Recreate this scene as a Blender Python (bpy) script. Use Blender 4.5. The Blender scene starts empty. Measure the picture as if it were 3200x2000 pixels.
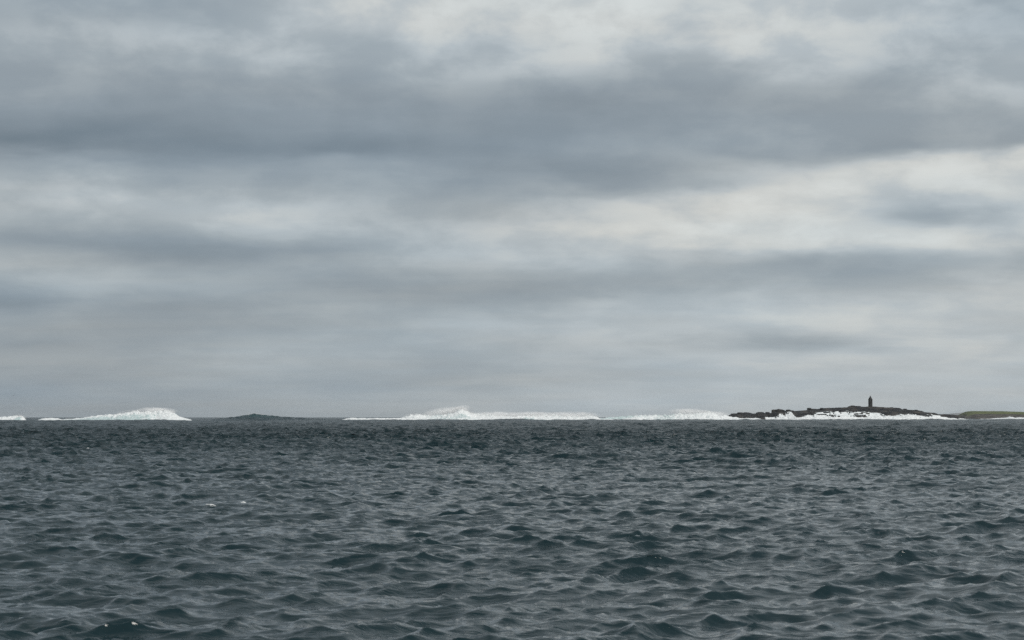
import bpy, math, random
import numpy as np

# ------------------------------------------------------------------ camera
scene = bpy.context.scene
R = math.radians
FPX = 3200 * 70.0 / 36.0          # focal length in photograph pixels (70 mm lens)
HORIZON = 1303.0                  # horizon row in the photograph
CAM_Z = 3.0                       # eye height on a small yacht
cam = bpy.data.cameras.new('camera')
cam.lens = 70.0
cam.sensor_width = 36.0
cam.clip_start = 0.5
cam.clip_end = 80000.0
cam.dof.use_dof = True
cam.dof.focus_distance = 900.0
cam.dof.aperture_fstop = 4.5
camo = bpy.data.objects.new('camera', cam)
scene.collection.objects.link(camo)
camo.location = (0, 0, CAM_Z)
camo.rotation_euler = (R(90) + math.atan((HORIZON - 1000.0) / FPX), 0, 0)
scene.camera = camo

# ------------------------------------------------------------------ render / exposure
scene.render.engine = 'CYCLES'
scene.view_settings.view_transform = 'Standard'
scene.view_settings.look = 'None'
scene.view_settings.exposure = 0.0
scene.view_settings.gamma = 1.0
scene.view_settings.use_curve_mapping = False
scene.cycles.use_denoising = False
scene.cycles.denoiser = 'OPENIMAGEDENOISE'
scene.cycles.denoising_input_passes = 'RGB_ALBEDO_NORMAL'
scene.cycles.denoising_prefilter = 'ACCURATE'
scene.cycles.max_bounces = 10
scene.cycles.volume_bounces = 6
scene.cycles.caustics_reflective = False
scene.cycles.caustics_refractive = False

# ------------------------------------------------------------------ sun
SUN_EL, SUN_AZ = 42.0, 135.0      # degrees; azimuth clockwise from the view direction (+Y)
sun = bpy.data.lights.new('sun', 'SUN')
sun.energy = 2.6
sun.angle = R(20)
sun.color = (1.0, 0.955, 0.89)
suno = bpy.data.objects.new('sun', sun)
scene.collection.objects.link(suno)
suno.rotation_euler = (R(90 - SUN_EL), 0, R(180 - SUN_AZ))

# ------------------------------------------------------------------ world: layered overcast over a Nishita sky
# cloud brightness (8-bit) by row of the photograph and by azimuth
SKY_ROWS = [0, 60, 120, 180, 240, 300, 360, 420, 472, 498, 540, 580, 620, 680, 720, 770, 810, 860,
            910, 950, 1000, 1040, 1080, 1120, 1180, 1300]
SKY = np.array([
    [155, 158, 155, 170, 185, 195, 196, 200, 188, 190, 192, 186, 165],
    [150, 158, 152, 176, 188, 190, 190, 200, 185, 192, 188, 178, 160],
    [156, 164, 170, 172, 172, 182, 178, 192, 184, 192, 180, 172, 165],
    [160, 160, 162, 168, 165, 168, 178, 180, 178, 188, 170, 170, 176],
    [155, 152, 148, 158, 148, 158, 160, 160, 150, 170, 155, 168, 172],
    [148, 140, 140, 142, 143, 142, 143, 138, 143, 146, 155, 160, 172],
    [132, 134, 132, 137, 140, 137, 136, 134, 138, 146, 152, 155, 158],
    [120, 122, 126, 128, 130, 130, 136, 136, 142, 152, 150, 150, 154],
    [112, 118, 122, 122, 126, 128, 132, 144, 146, 148, 145, 150, 152],
    [130, 133, 132, 132, 150, 134, 135, 138, 146, 146, 172, 185, 172],
    [158, 162, 148, 152, 155, 136, 135, 140, 148, 170, 190, 200, 190],
    [162, 168, 160, 150, 156, 148, 145, 142, 165, 184, 190, 195, 198],
    [164, 172, 166, 164, 156, 155, 158, 168, 180, 190, 195, 178, 182],
    [160, 163, 168, 172, 168, 158, 168, 178, 186, 192, 188, 165, 178],
    [156, 152, 160, 165, 166, 165, 172, 180, 190, 190, 192, 186, 180],
    [148, 140, 140, 145, 152, 165, 170, 180, 182, 185, 186, 186, 172],
    [154, 146, 138, 140, 156, 165, 172, 172, 168, 155, 160, 162, 164],
    [154, 158, 152, 150, 148, 156, 160, 158, 160, 155, 158, 160, 168],
    [145, 156, 150, 150, 146, 148, 146, 156, 164, 168, 170, 172, 176],
    [136, 145, 140, 146, 156, 148, 150, 168, 172, 174, 176, 178, 180],
    [145, 148, 146, 148, 156, 162, 166, 172, 176, 180, 184, 180, 178],
    [146, 146, 146, 150, 155, 158, 168, 174, 178, 168, 178, 180, 176],
    [140, 144, 148, 154, 160, 160, 166, 172, 170, 158, 166, 182, 172],
    [143, 148, 156, 158, 160, 160, 164, 168, 172, 176, 180, 178, 178],
    [143, 148, 152, 156, 154, 157, 162, 166, 172, 174, 176, 176, 174],
    [140, 145, 148, 154, 158, 164, 172, 176, 176, 176, 178, 178, 176]], float) / 255.0
AZ_HALF = math.degrees(math.atan(1600 / FPX))
EL_TOP = math.degrees(math.atan(HORIZON / FPX)) + 0.2


def srgb(c):
    out = []
    for v in c:
        v = v / 255.0
        out.append(v / 12.92 if v <= 0.04045 else ((v + 0.055) / 1.055) ** 2.4)
    return tuple(out)


# keep the thin low layers as distinct as they look: raise their contrast against the local mean
_low = np.stack([SKY[max(10, r - 3):min(len(SKY_ROWS), r + 4)].mean(0) for r in range(len(SKY_ROWS))])
SKY[12:] = _low[12:] + 1.4 * (SKY[12:] - _low[12:]) + 0.012
world = bpy.data.worlds.new('World')
scene.world = world
world.use_nodes = True
wt = world.node_tree
wt.nodes.clear()
wl = wt.links


def wn(kind, **kw):
    n = wt.nodes.new(kind)
    for k, v in kw.items():
        setattr(n, k, v)
    return n


def wset(sock, v):
    if hasattr(v, 'is_output') or isinstance(v, bpy.types.NodeSocket):
        wl.new(v, sock)
    else:
        sock.default_value = v


def wm(op, a, b=None, c=None, clamp=False):
    n = wn('ShaderNodeMath', operation=op, use_clamp=clamp)
    wset(n.inputs[0], a)
    if b is not None:
        wset(n.inputs[1], b)
    if c is not None:
        wset(n.inputs[2], c)
    return n.outputs[0]


def wv(op, a, b=None, c=None, out=0):
    n = wn('ShaderNodeVectorMath', operation=op)
    wset(n.inputs[0], a)
    if b is not None:
        wset(n.inputs[1], b)
    if c is not None:
        wset(n.inputs[2], c)
    return n.outputs[out]


wtc = wn('ShaderNodeTexCoord')
wsep = wn('ShaderNodeSeparateXYZ')
wl.new(wtc.outputs['Generated'], wsep.inputs[0])
dx, dy, dz = wsep.outputs
az = wm('MULTIPLY', wm('ARCTAN2', dx, dy), 180 / math.pi)
el = wm('MULTIPLY', wm('ARCSINE', dz), 180 / math.pi)
# cloud deck coordinates: the direction projected on a flat layer overhead
den = wm('ADD', wm('MAXIMUM', dz, 0.0), 0.11)
wcomb = wn('ShaderNodeCombineXYZ')
wl.new(wm('DIVIDE', dx, den), wcomb.inputs[0])
wl.new(wm('DIVIDE', dy, den), wcomb.inputs[1])
deck = wcomb.outputs[0]


def wnoise(scale, detail, rough, offset=(0, 0, 0), stretch=(1, 1, 1)):
    mp = wn('ShaderNodeMapping')
    wl.new(deck, mp.inputs[0])
    mp.inputs['Location'].default_value = offset
    mp.inputs['Scale'].default_value = stretch
    n = wn('ShaderNodeTexNoise', noise_dimensions='2D')
    wl.new(mp.outputs[0], n.inputs['Vector'])
    n.inputs['Scale'].default_value = scale
    n.inputs['Detail'].default_value = detail
    n.inputs['Roughness'].default_value = rough
    return n


n_warp = wnoise(2.6, 4, 0.5, (3.1, 7.7, 0))
wsw = wn('ShaderNodeSeparateColor')
wl.new(n_warp.outputs['Color'], wsw.inputs[0])
az_w = wm('ADD', az, wm('MULTIPLY', wm('SUBTRACT', wsw.outputs[0], 0.5), 3.4))
elfade = wm('MULTIPLY', wm('MINIMUM', wm('MAXIMUM', el, 0.0), 8.0), 0.13)
el_w = wm('ADD', el, wm('MULTIPLY', wm('SUBTRACT', wsw.outputs[1], 0.5), elfade))
u = wm('PINGPONG', wm('DIVIDE', wm('ADD', az_w, AZ_HALF), 2 * AZ_HALF), 1.0)
v = wm('DIVIDE', el_w, EL_TOP, clamp=True)
mean = float(SKY.mean())
Us, Ss, Vs = np.linalg.svd(SKY - mean, full_matrices=False)
vpos = [max(0.0, min(1.0, math.degrees(math.atan((HORIZON - y) / FPX)) / EL_TOP)) for y in SKY_ROWS]
upos = [(math.degrees(math.atan((i * 3200 / 12.0 - 1600) / FPX)) + AZ_HALF) / (2 * AZ_HALF) for i in range(13)]


def wramp(fac, pos, cols):
    n = wn('ShaderNodeValToRGB')
    cr = n.color_ramp
    cr.interpolation = 'CARDINAL'
    order = np.argsort(pos)
    els = cr.elements
    els[0].position = pos[order[0]]
    els[0].color = (*cols[order[0]], 1)
    els[1].position = pos[order[-1]]
    els[1].color = (*cols[order[-1]], 1)
    for i in order[1:-1]:
        e = els.new(pos[i])
        e.color = (*cols[i], 1)
    wl.new(fac, n.inputs[0])
    return n.outputs[0]


luma = None
for g in range(3):
    ks = [3 * g, 3 * g + 1, 3 * g + 2]
    A = Us[:, ks] * np.sqrt(Ss[ks])
    B = Vs[ks, :].T * np.sqrt(Ss[ks])
    am, bm = np.abs(A).max(0) * 1.02, np.abs(B).max(0) * 1.02
    ra = wramp(v, vpos, A / am * 0.5 + 0.5)
    rb = wramp(u, upos, B / bm * 0.5 + 0.5)
    sa = wv('MULTIPLY_ADD', ra, tuple(2 * am * bm), tuple(-am * bm))
    sb = wv('MULTIPLY_ADD', rb, (2, 2, 2), (-1, -1, -1))
    d = wv('DOT_PRODUCT', sa, sb, out=1)
    luma = d if luma is None else wm('ADD', luma, d)
luma = wm('ADD', luma, mean + 0.038)
# the deck beyond the sky in view goes on as broken cloud of the same brightness
n_far = wnoise(1.1, 5, 0.55, (11.0, 2.0, 0))
deck_l = wm('ADD', 0.67, wm('MULTIPLY', wm('SUBTRACT', n_far.outputs[0], 0.5), 0.5))
bl = wn('ShaderNodeMapRange', interpolation_type='SMOOTHSTEP')
wl.new(el, bl.inputs[0])
bl.inputs[1].default_value = EL_TOP - 0.3
bl.inputs[2].default_value = EL_TOP + 7.0
luma = wm('ADD', wm('MULTIPLY', luma, wm('SUBTRACT', 1.0, bl.outputs[0])), wm('MULTIPLY', deck_l, bl.outputs[0]))
ang = wn('ShaderNodeCombineXYZ')
wl.new(az, ang.inputs[0])
wl.new(wm('MULTIPLY', wm('SQRT', wm('ADD', wm('MAXIMUM', el, 0.0), 1.0)), 13.0), ang.inputs[1])
n_det = wn('ShaderNodeTexNoise', noise_dimensions='2D')
wl.new(ang.outputs[0], n_det.inputs['Vector'])
n_det.inputs['Scale'].default_value = 0.34
n_det.inputs['Detail'].default_value = 7
n_det.inputs['Roughness'].default_value = 0.55
n_det.inputs['Distortion'].default_value = 0.1
bright = wm('DIVIDE', wm('SUBTRACT', luma, 0.55), 0.16, clamp=True)      # lit cloud shows more relief than the dark undersides
detfade = wm('ADD', 0.022, wm('MULTIPLY', wm('MULTIPLY', bright, wm('MINIMUM', wm('MAXIMUM', el, 0.0), 9.0)), 0.0078))
crisp = wn('ShaderNodeMapRange', interpolation_type='SMOOTHSTEP')
wl.new(n_det.outputs[0], crisp.inputs[0])
crisp.inputs[1].default_value = 0.32
crisp.inputs[2].default_value = 0.68
luma = wm('ADD', luma, wm('MULTIPLY', wm('SUBTRACT', crisp.outputs[0], 0.5), detfade))
n_str = wnoise(4.2, 5, 0.55, (2.0, 9.0, 0), (0.33, 1.0, 1.0))
crisp2 = wn('ShaderNodeMapRange', interpolation_type='SMOOTHSTEP')
wl.new(n_str.outputs[0], crisp2.inputs[0])
crisp2.inputs[1].default_value = 0.40
crisp2.inputs[2].default_value = 0.60
luma = wm('ADD', luma, wm('MULTIPLY', wm('SUBTRACT', crisp2.outputs[0], 0.5), 0.009))
lr = wn('ShaderNodeValToRGB')
stops = [(95, (87, 101, 110)), (115, (108, 120, 129)), (130, (124, 134, 142)), (150, (144, 153, 160)),
         (170, (164, 171, 175)), (190, (186, 191, 193)), (205, (206, 207, 204)), (225, (225, 226, 222))]
els = lr.color_ramp.elements
els[0].position, els[0].color = stops[0][0] / 255, (*srgb(stops[0][1]), 1)
els[1].position, els[1].color = stops[-1][0] / 255, (*srgb(stops[-1][1]), 1)
for p, c in stops[1:-1]:
    els.new(p / 255).color = (*srgb(c), 1)
wl.new(luma, lr.inputs[0])
n_hue = wnoise(0.9, 3, 0.5, (21.0, 4.0, 0), (1, 1.4, 1))
hue = wn('ShaderNodeMix', data_type='RGBA')
wl.new(n_hue.outputs[0], hue.inputs[0])
hue.inputs[6].default_value = (0.905, 1.0, 1.08, 1)
hue.inputs[7].default_value = (1.03, 1.0, 0.965, 1)
cloud = wv('MULTIPLY', lr.outputs[0], hue.outputs[2])
cloud = wv('SCALE', cloud)
cloud.node.inputs['Scale'].default_value = 10.0
sky = wn('ShaderNodeTexSky', sky_type='NISHITA')
sky.sun_disc = False
sky.sun_elevation = R(SUN_EL)
sky.sun_rotation = R(SUN_AZ)
sky.dust_density = 2.0
mixs = wn('ShaderNodeMix', data_type='RGBA')
mixs.inputs[0].default_value = 0.95          # cloud cover
wl.new(sky.outputs[0], mixs.inputs[6])
wl.new(cloud, mixs.inputs[7])
bg = wn('ShaderNodeBackground')
bg.inputs['Strength'].default_value = 0.1
wl.new(mixs.outputs[2], bg.inputs['Color'])
wo = wn('ShaderNodeOutputWorld')
wl.new(bg.outputs[0], wo.inputs['Surface'])

# ------------------------------------------------------------------ helpers
rng = np.random.default_rng(7)


def put(o, parent=None, label=None, cat=None, group=None, kind=None):
    scene.collection.objects.link(o)
    if parent is not None:
        o.parent = parent
    for k, val in (('label', label), ('category', cat), ('group', group), ('kind', kind)):
        if val:
            o[k] = val
    return o


def mesh_np(name, co, quads=None, tris=None, smooth=True, attrs=None):
    """fast mesh from numpy arrays"""
    me = bpy.data.meshes.new(name)
    co = np.asarray(co, np.float32)
    me.vertices.add(len(co))
    me.vertices.foreach_set('co', co.ravel())
    loops, starts, n = [], [], 0
    if quads is not None and len(quads):
        loops.append(np.asarray(quads, np.int32).ravel())
        starts.append(np.arange(len(quads)) * 4)
        n = len(quads) * 4
    if tris is not None and len(tris):
        loops.append(np.asarray(tris, np.int32).ravel())
        starts.append(n + np.arange(len(tris)) * 3)
    loops = np.concatenate(loops)
    starts = np.concatenate(starts).astype(np.int32)
    me.loops.add(len(loops))
    me.loops.foreach_set('vertex_index', loops)
    me.polygons.add(len(starts))
    me.polygons.foreach_set('loop_start', starts)
    if smooth:
        me.polygons.foreach_set('use_smooth', np.ones(len(starts), bool))
    me.update(calc_edges=True)
    for k, a in (attrs or {}).items():
        at = me.attributes.new(k, 'FLOAT', 'POINT')
        at.data.foreach_set('value', np.asarray(a, np.float32).ravel())
    return me


def grid_quads(nr, nc):
    i = (np.arange(nr - 1)[:, None] * nc + np.arange(nc - 1)[None, :]).ravel()
    return np.stack([i, i + 1, i + nc + 1, i + nc], 1)


_lat = {}


def vnoise(x, y, seed=0):
    if seed not in _lat:
        _lat[seed] = np.random.default_rng(1000 + seed).random((256, 256))
    L = _lat[seed]
    xi, yi = np.floor(x).astype(int), np.floor(y).astype(int)
    fx, fy = x - xi, y - yi
    fx, fy = fx * fx * (3 - 2 * fx), fy * fy * (3 - 2 * fy)
    a, b = L[yi % 256, xi % 256], L[yi % 256, (xi + 1) % 256]
    c, d = L[(yi + 1) % 256, xi % 256], L[(yi + 1) % 256, (xi + 1) % 256]
    return (a * (1 - fx) + b * fx) * (1 - fy) + (c * (1 - fx) + d * fx) * fy


def fbm(x, y, seed=0, octv=4, gain=0.5):
    s, a, t = 0.0, 1.0, 0.0
    for o in range(octv):
        s = s + a * (vnoise(x * 2 ** o + 13.7 * o, y * 2 ** o + 5.3 * o, seed + o) - 0.5)
        t += a
        a *= gain
    return s / t * 2.0


def sstep(a, b, x):
    t = np.clip((x - a) / (b - a), 0, 1)
    return t * t * (3 - 2 * t)


def px2x(px, d):
    return (np.asarray(px, float) - 1600.0) / FPX * d


def py2z(py, d):
    return CAM_Z + (HORIZON - np.asarray(py, float)) / FPX * d


def sea_dist(py):
    """distance at which a ray through row py meets the mean sea level"""
    return CAM_Z * FPX / (py - HORIZON)


class Mat:
    def __init__(self, name):
        self.m = bpy.data.materials.new(name)
        self.m.use_nodes = True
        self.t = self.m.node_tree
        self.t.nodes.clear()
        self.out = self.n('ShaderNodeOutputMaterial')

    def n(self, kind, **kw):
        nd = self.t.nodes.new(kind)
        for k, val in kw.items():
            setattr(nd, k, val)
        return nd

    def set(self, sock, val):
        if isinstance(val, bpy.types.NodeSocket):
            self.t.links.new(val, sock)
        else:
            if isinstance(val, tuple) and len(val) == 3 and sock.type == 'RGBA':
                val = (*val, 1)
            sock.default_value = val

    def bsdf(self, color, rough=0.6, ior=1.45, normal=None, spec=0.5):
        p = self.n('ShaderNodeBsdfPrincipled')
        self.set(p.inputs['Base Color'], color)
        self.set(p.inputs['Roughness'], rough)
        self.set(p.inputs['IOR'], ior)
        self.set(p.inputs['Specular IOR Level'], spec)
        if normal is not None:
            self.set(p.inputs['Normal'], normal)
        return p

    def pos(self, scale=(1, 1, 1), rot=(0, 0, 0)):
        g = self.n('ShaderNodeNewGeometry')
        mp = self.n('ShaderNodeMapping')
        self.set(mp.inputs[0], g.outputs['Position'])
        mp.inputs['Scale'].default_value = scale
        mp.inputs['Rotation'].default_value = rot
        return mp.outputs[0]

    def noise(self, vec, scale, detail=3, rough=0.5, dist=0.0):
        t = self.n('ShaderNodeTexNoise')
        self.set(t.inputs['Vector'], vec)
        t.inputs['Scale'].default_value = scale
        t.inputs['Detail'].default_value = detail
        t.inputs['Roughness'].default_value = rough
        t.inputs['Distortion'].default_value = dist
        return t.outputs[0]

    def math(self, op, a, b=None, c=None, clamp=False):
        t = self.n('ShaderNodeMath', operation=op, use_clamp=clamp)
        for i, q in enumerate((a, b, c)):
            if q is not None:
                self.set(t.inputs[i], q)
        return t.outputs[0]

    def mrange(self, x, a, b, c=0.0, d=1.0):
        t = self.n('ShaderNodeMapRange')
        for i, q in enumerate((x, a, b, c, d)):
            self.set(t.inputs[i], q)
        return t.outputs[0]

    def mix(self, f, a, b):
        t = self.n('ShaderNodeMix', data_type='RGBA')
        self.set(t.inputs[0], f)
        self.set(t.inputs[6], a if isinstance(a, bpy.types.NodeSocket) else (*a, 1))
        self.set(t.inputs[7], b if isinstance(b, bpy.types.NodeSocket) else (*b, 1))
        return t.outputs[2]

    def bump(self, h, strength, dist, prev=None):
        t = self.n('ShaderNodeBump')
        self.set(t.inputs['Height'], h)
        self.set(t.inputs['Strength'], strength)
        self.set(t.inputs['Distance'], dist)
        if prev is not None:
            self.set(t.inputs['Normal'], prev)
        return t.outputs[0]

    def attr(self, name):
        return self.n('ShaderNodeAttribute', attribute_name=name).outputs['Fac']

    def done(self, shader):
        self.t.links.new(shader, self.out.inputs['Surface'])
        return self.m


# ------------------------------------------------------------------ materials
def mat_sea():
    m = Mat('sea_water')
    lod = m.attr('lod')
    foam = m.attr('foam')
    shoal = m.attr('shoal')
    p = m.pos((0.75, 2.3, 1.0), (0, 0, R(-8)))
    fine = m.noise(p, 1.9, 4, 0.58, 0.5)
    mid = m.noise(p, 0.75, 3, 0.55, 0.3)
    p2 = m.pos((1.0, 1.5, 1.0), (0, 0, R(25)))
    gust = m.noise(p2, 0.11, 4, 0.6)
    st = m.mrange(gust, 0.36, 0.62, 0.16, 1.0)
    nrm = m.bump(mid, m.math('MULTIPLY_ADD', lod, 0.95, 0.05), 1.1)
    nrm = m.bump(fine, st, 0.062, nrm)
    body = m.mix(shoal, (0.0048, 0.0180, 0.0220), (0.03, 0.12, 0.115))
    water = m.bsdf(body, m.math('MULTIPLY_ADD', lod, 0.20, 0.03), 1.333, nrm)
    fn = m.noise(m.pos((1, 2.2, 1)), 3.6, 5, 0.7)
    ff = m.mrange(m.math('ADD', foam, m.math('MULTIPLY', m.math('SUBTRACT', fn, 0.5), 2.2)), 0.5, 0.8)
    ff = m.math('MULTIPLY', ff, m.math('GREATER_THAN', foam, 0.02), clamp=True)
    fb = m.bsdf((0.80, 0.81, 0.80), 0.7, 1.33, nrm)
    mx = m.n('ShaderNodeMixShader')
    m.set(mx.inputs[0], ff)
    m.set(mx.inputs[1], water.outputs[0])
    m.set(mx.inputs[2], fb.outputs[0])
    return m.done(mx.outputs[0])


def mat_foam(name, teal=0.0, tint=(0.83, 0.855, 0.86)):
    m = Mat(name)
    p = m.pos((1, 1, 1.6))
    a = m.noise(p, 0.45, 5, 0.62, 0.6)
    b = m.noise(p, 1.6, 4, 0.6)
    nrm = m.bump(a, 0.9, 1.6)
    nrm = m.bump(b, 0.7, 0.5, nrm)
    th = m.attr('thin')
    k = m.math('MULTIPLY', m.mrange(m.math('ADD', a, m.math('MULTIPLY', th, 0.45)), 0.56, 0.76), teal, clamp=True)  # teal water showing through, plus grey-teal shading put into the foam colour
    col = m.mix(k, tint, (0.16, 0.36, 0.36))
    s = m.bsdf(col, 0.6, 1.33, nrm, 0.3)
    return m.done(s.outputs[0])


def mat_spray():
    m = Mat('spray_droplets')
    d = m.n('ShaderNodeBsdfDiffuse')
    d.inputs[0].default_value = (0.97, 0.97, 0.97, 1)
    t = m.n('ShaderNodeBsdfTranslucent')
    t.inputs[0].default_value = (0.97, 0.97, 0.97, 1)
    mx = m.n('ShaderNodeMixShader')
    mx.inputs[0].default_value = 0.08
    m.set(mx.inputs[1], d.outputs[0])
    m.set(mx.inputs[2], t.outputs[0])
    return m.done(mx.outputs[0])


def mat_swell():
    m = Mat('teal_swell_water')
    p = m.pos((1, 1.4, 1))
    nrm = m.bump(m.noise(p, 0.3, 4, 0.6, 0.4), 0.9, 1.6)
    nrm = m.bump(m.noise(p, 1.2, 3, 0.6), 0.8, 0.5, nrm)
    th = m.attr('thin')
    col = m.mix(th, (0.006, 0.022, 0.028), (0.015, 0.050, 0.055))
    s = m.bsdf(col, 0.14, 1.333, nrm)
    fn = m.noise(p, 0.5, 5, 0.7)
    f = m.bsdf((0.85, 0.86, 0.85), 0.7)
    mx = m.n('ShaderNodeMixShader')
    m.set(mx.inputs[0], m.mrange(fn, 0.66, 0.72))
    m.set(mx.inputs[1], s.outputs[0])
    m.set(mx.inputs[2], f.outputs[0])
    return m.done(mx.outputs[0])


def mat_rock(name='wet_dark_rock', a=(0.007, 0.008, 0.010), b=(0.030, 0.030, 0.031), c=(0.080, 0.070, 0.060)):
    m = Mat(name)
    p = m.pos((0.5, 0.5, 2.6))
    n1 = m.noise(p, 0.35, 5, 0.6)
    n2 = m.noise(m.pos(), 0.09, 4, 0.55)
    col = m.mix(m.mrange(n1, 0.38, 0.66), a, b)
    col = m.mix(m.mrange(n2, 0.5, 0.75), col, c)
    nrm = m.bump(n1, 0.8, 0.8)
    nrm = m.bump(m.noise(m.pos(), 2.2, 4, 0.6), 0.6, 0.25, nrm)
    s = m.bsdf(col, 0.6, 1.45, nrm, 0.2)
    return m.done(s.outputs[0])


def mat_grass_island():
    m = Mat('turf_over_rock')
    turf = m.attr('turf')
    n1 = m.noise(m.pos((0.4, 0.4, 1)), 0.12, 5, 0.6)
    g = m.mix(m.mrange(n1, 0.35, 0.65), (0.075, 0.094, 0.042), (0.122, 0.132, 0.064))
    n2 = m.noise(m.pos((0.4, 0.4, 2.5)), 0.3, 5, 0.6)
    r = m.mix(m.mrange(n2, 0.35, 0.65), (0.035, 0.035, 0.034), (0.11, 0.10, 0.088))
    f = m.mrange(m.math('ADD', turf, m.math('MULTIPLY', m.math('SUBTRACT', n2, 0.5), 0.8)), 0.40, 0.60)
    s = m.bsdf(m.mix(f, r, g), 0.85, 1.45, m.bump(n2, 0.7, 0.8), 0.2)
    return m.done(s.outputs[0])


def mat_plain(name, c1, c2, scale, rough=0.8, bump=0.3, dist=0.1, stretch=(1, 1, 1)):
    m = Mat(name)
    n1 = m.noise(m.pos(stretch), scale, 5, 0.6)
    s = m.bsdf(m.mix(m.mrange(n1, 0.35, 0.65), c1, c2), rough, 1.45, m.bump(n1, bump, dist), 0.3)
    return m.done(s.outputs[0])


M_SEA = mat_sea()
M_FOAM = mat_foam('white_breaker_foam', 0.5)
M_SURF = mat_foam('surf_foam', 0.2)
def mat_mist():
    m = Mat('drifting_spray_mist')
    tc = m.n('ShaderNodeTexCoord')
    g = m.n('ShaderNodeTexGradient', gradient_type='SPHERICAL')
    m.set(g.inputs[0], tc.outputs['Object'])
    n = m.noise(m.pos((0.5, 0.5, 0.8)), 0.5, 3, 0.6)
    d = m.math('MULTIPLY', m.math('POWER', g.outputs['Fac'], 1.3), m.mrange(n, 0.35, 0.65, 0.15, 1.0))
    vo = m.n('ShaderNodeVolumePrincipled')
    vo.inputs['Color'].default_value = (1.0, 1.0, 1.0, 1)
    vo.inputs['Anisotropy'].default_value = -0.35
    m.set(vo.inputs['Density'], m.math('MULTIPLY', d, 0.9))
    m.t.links.new(vo.outputs[0], m.out.inputs['Volume'])
    return m.m


M_MIST = mat_mist()
M_SPRAY = mat_spray()
M_SWELL = mat_swell()
M_ROCK = mat_rock()
M_GRASS = mat_grass_island()
M_TOWER = mat_plain('dark_weathered_masonry', (0.020, 0.022, 0.023), (0.042, 0.042, 0.040), 1.5, 0.9, 0.5, 0.06, (1, 1, 3))
M_ROOF = mat_plain('dark_stone_cap', (0.018, 0.020, 0.020), (0.036, 0.036, 0.034), 2.0, 0.85, 0.4, 0.05)
M_HILL = mat_plain('haze_paled_limestone', (0.20, 0.21, 0.22), (0.30, 0.30, 0.30), 0.01, 0.9, 0.3, 2.0)  # limestone grey, made paler so the colour carries the distance haze
M_GULL = mat_plain('gull_feathers', (0.05, 0.05, 0.05), (0.10, 0.10, 0.10), 6.0)
M_WING = mat_plain('gull_wing_feathers', (0.03, 0.03, 0.032), (0.08, 0.08, 0.08), 6.0)


# ------------------------------------------------------------------ sea
def spectrum(N, L, seed, lam_peak, lam_lo, lam_hi, hs, ang, power, chop):
    r = np.random.default_rng(seed)
    k1 = np.fft.fftfreq(N, L / N) * 2 * np.pi
    kx, ky = np.meshgrid(k1, k1)
    k = np.hypot(kx, ky)
    k[0, 0] = 1e-6
    kp = 2 * np.pi / lam_peak
    S = k ** -4.0 * np.exp(-1.25 * (kp / k) ** 2)
    S *= np.exp(-(k / (2 * np.pi / lam_lo)) ** 2)
    S *= (k > 2 * np.pi / lam_hi)
    c = (kx * math.cos(ang) + ky * math.sin(ang)) / k
    S *= np.where(c > 0, np.abs(c) ** power, 0) + 0.04
    S[0, 0] = 0
    h = np.sqrt(S) * (r.standard_normal((N, N)) + 1j * r.standard_normal((N, N)))
    H = np.fft.ifft2(h)
    sc = hs / 4.0 / H.real.std()
    z = H.real * sc
    dx_ = np.fft.ifft2(1j * kx / k * h).real * sc * chop
    dy_ = np.fft.ifft2(1j * ky / k * h).real * sc * chop
    g = L / N
    jx = np.gradient(dx_, g, axis=1)
    jy = np.gradient(dy_, g, axis=0)
    jxy = np.gradient(dx_, g, axis=0)
    jac = (1 + jx) * (1 + jy) - jxy ** 2
    return np.stack([dx_, dy_, z, jac]).astype(np.float32), L, N


def sample(tile, x, y, rot):
    F, L, N = tile
    c, s = math.cos(rot), math.sin(rot)
    xr, yr = (c * x + s * y) / L * N, (-s * x + c * y) / L * N
    xi, yi = np.floor(xr).astype(np.int64), np.floor(yr).astype(np.int64)
    fx, fy = (xr - xi).astype(np.float32), (yr - yi).astype(np.float32)
    x0, x1, y0, y1 = xi % N, (xi + 1) % N, yi % N, (yi + 1) % N
    out = [(f[y0, x0] * (1 - fx) + f[y0, x1] * fx) * (1 - fy) + (f[y1, x0] * (1 - fx) + f[y1, x1] * fx) * fy for f in F]
    return c * out[0] - s * out[1], s * out[0] + c * out[1], out[2], out[3]


T_CHOP = spectrum(1024, 83.0, 3, 4.4, 0.16, 14.0, 0.34, R(-97), 10.0, 0.95)
T_CROSS = spectrum(1024, 59.0, 4, 1.9, 0.12, 4.2, 0.20, R(-80), 5.0, 0.9)
T_SWELL = spectrum(512, 1130.0, 5, 95.0, 8.0, 260.0, 1.7, R(-95), 4.0, 0.9)

# single long swells standing up in front of the surf: column, half width in pixels, distance, height in metres
SWELLS = [(1625, 110, 1300, 1.3), (1765, 70, 1250, 1.0), (300, 110, 1350, 0.6), (2935, 80, 1450, 1.3), (2090, 150, 1300, 0.7),
          (1180, 120, 1300, 0.6), (480, 60, 1200, 0.5), (2700, 110, 1400, 0.5), (2330, 90, 1500, 0.6), (960, 130, 1100, 0.9)]
# breaking crests one can pick out in the photograph: column, row, width in photograph pixels
WHITECAPS = [(760, 1565, 85), (1430, 1347, 30), (1520, 1333, 70), (2080, 1366, 34), (1025, 1432, 52),
             (640, 1577, 30), (60, 1339, 30), (170, 1364, 30), (2330, 1345, 26), (2890, 1350, 34),
             (450, 1337, 26), (1720, 1388, 30), (3110, 1333, 24), (1180, 1470, 36), (290, 1412, 34), (2560, 1640, 50)]


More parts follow.
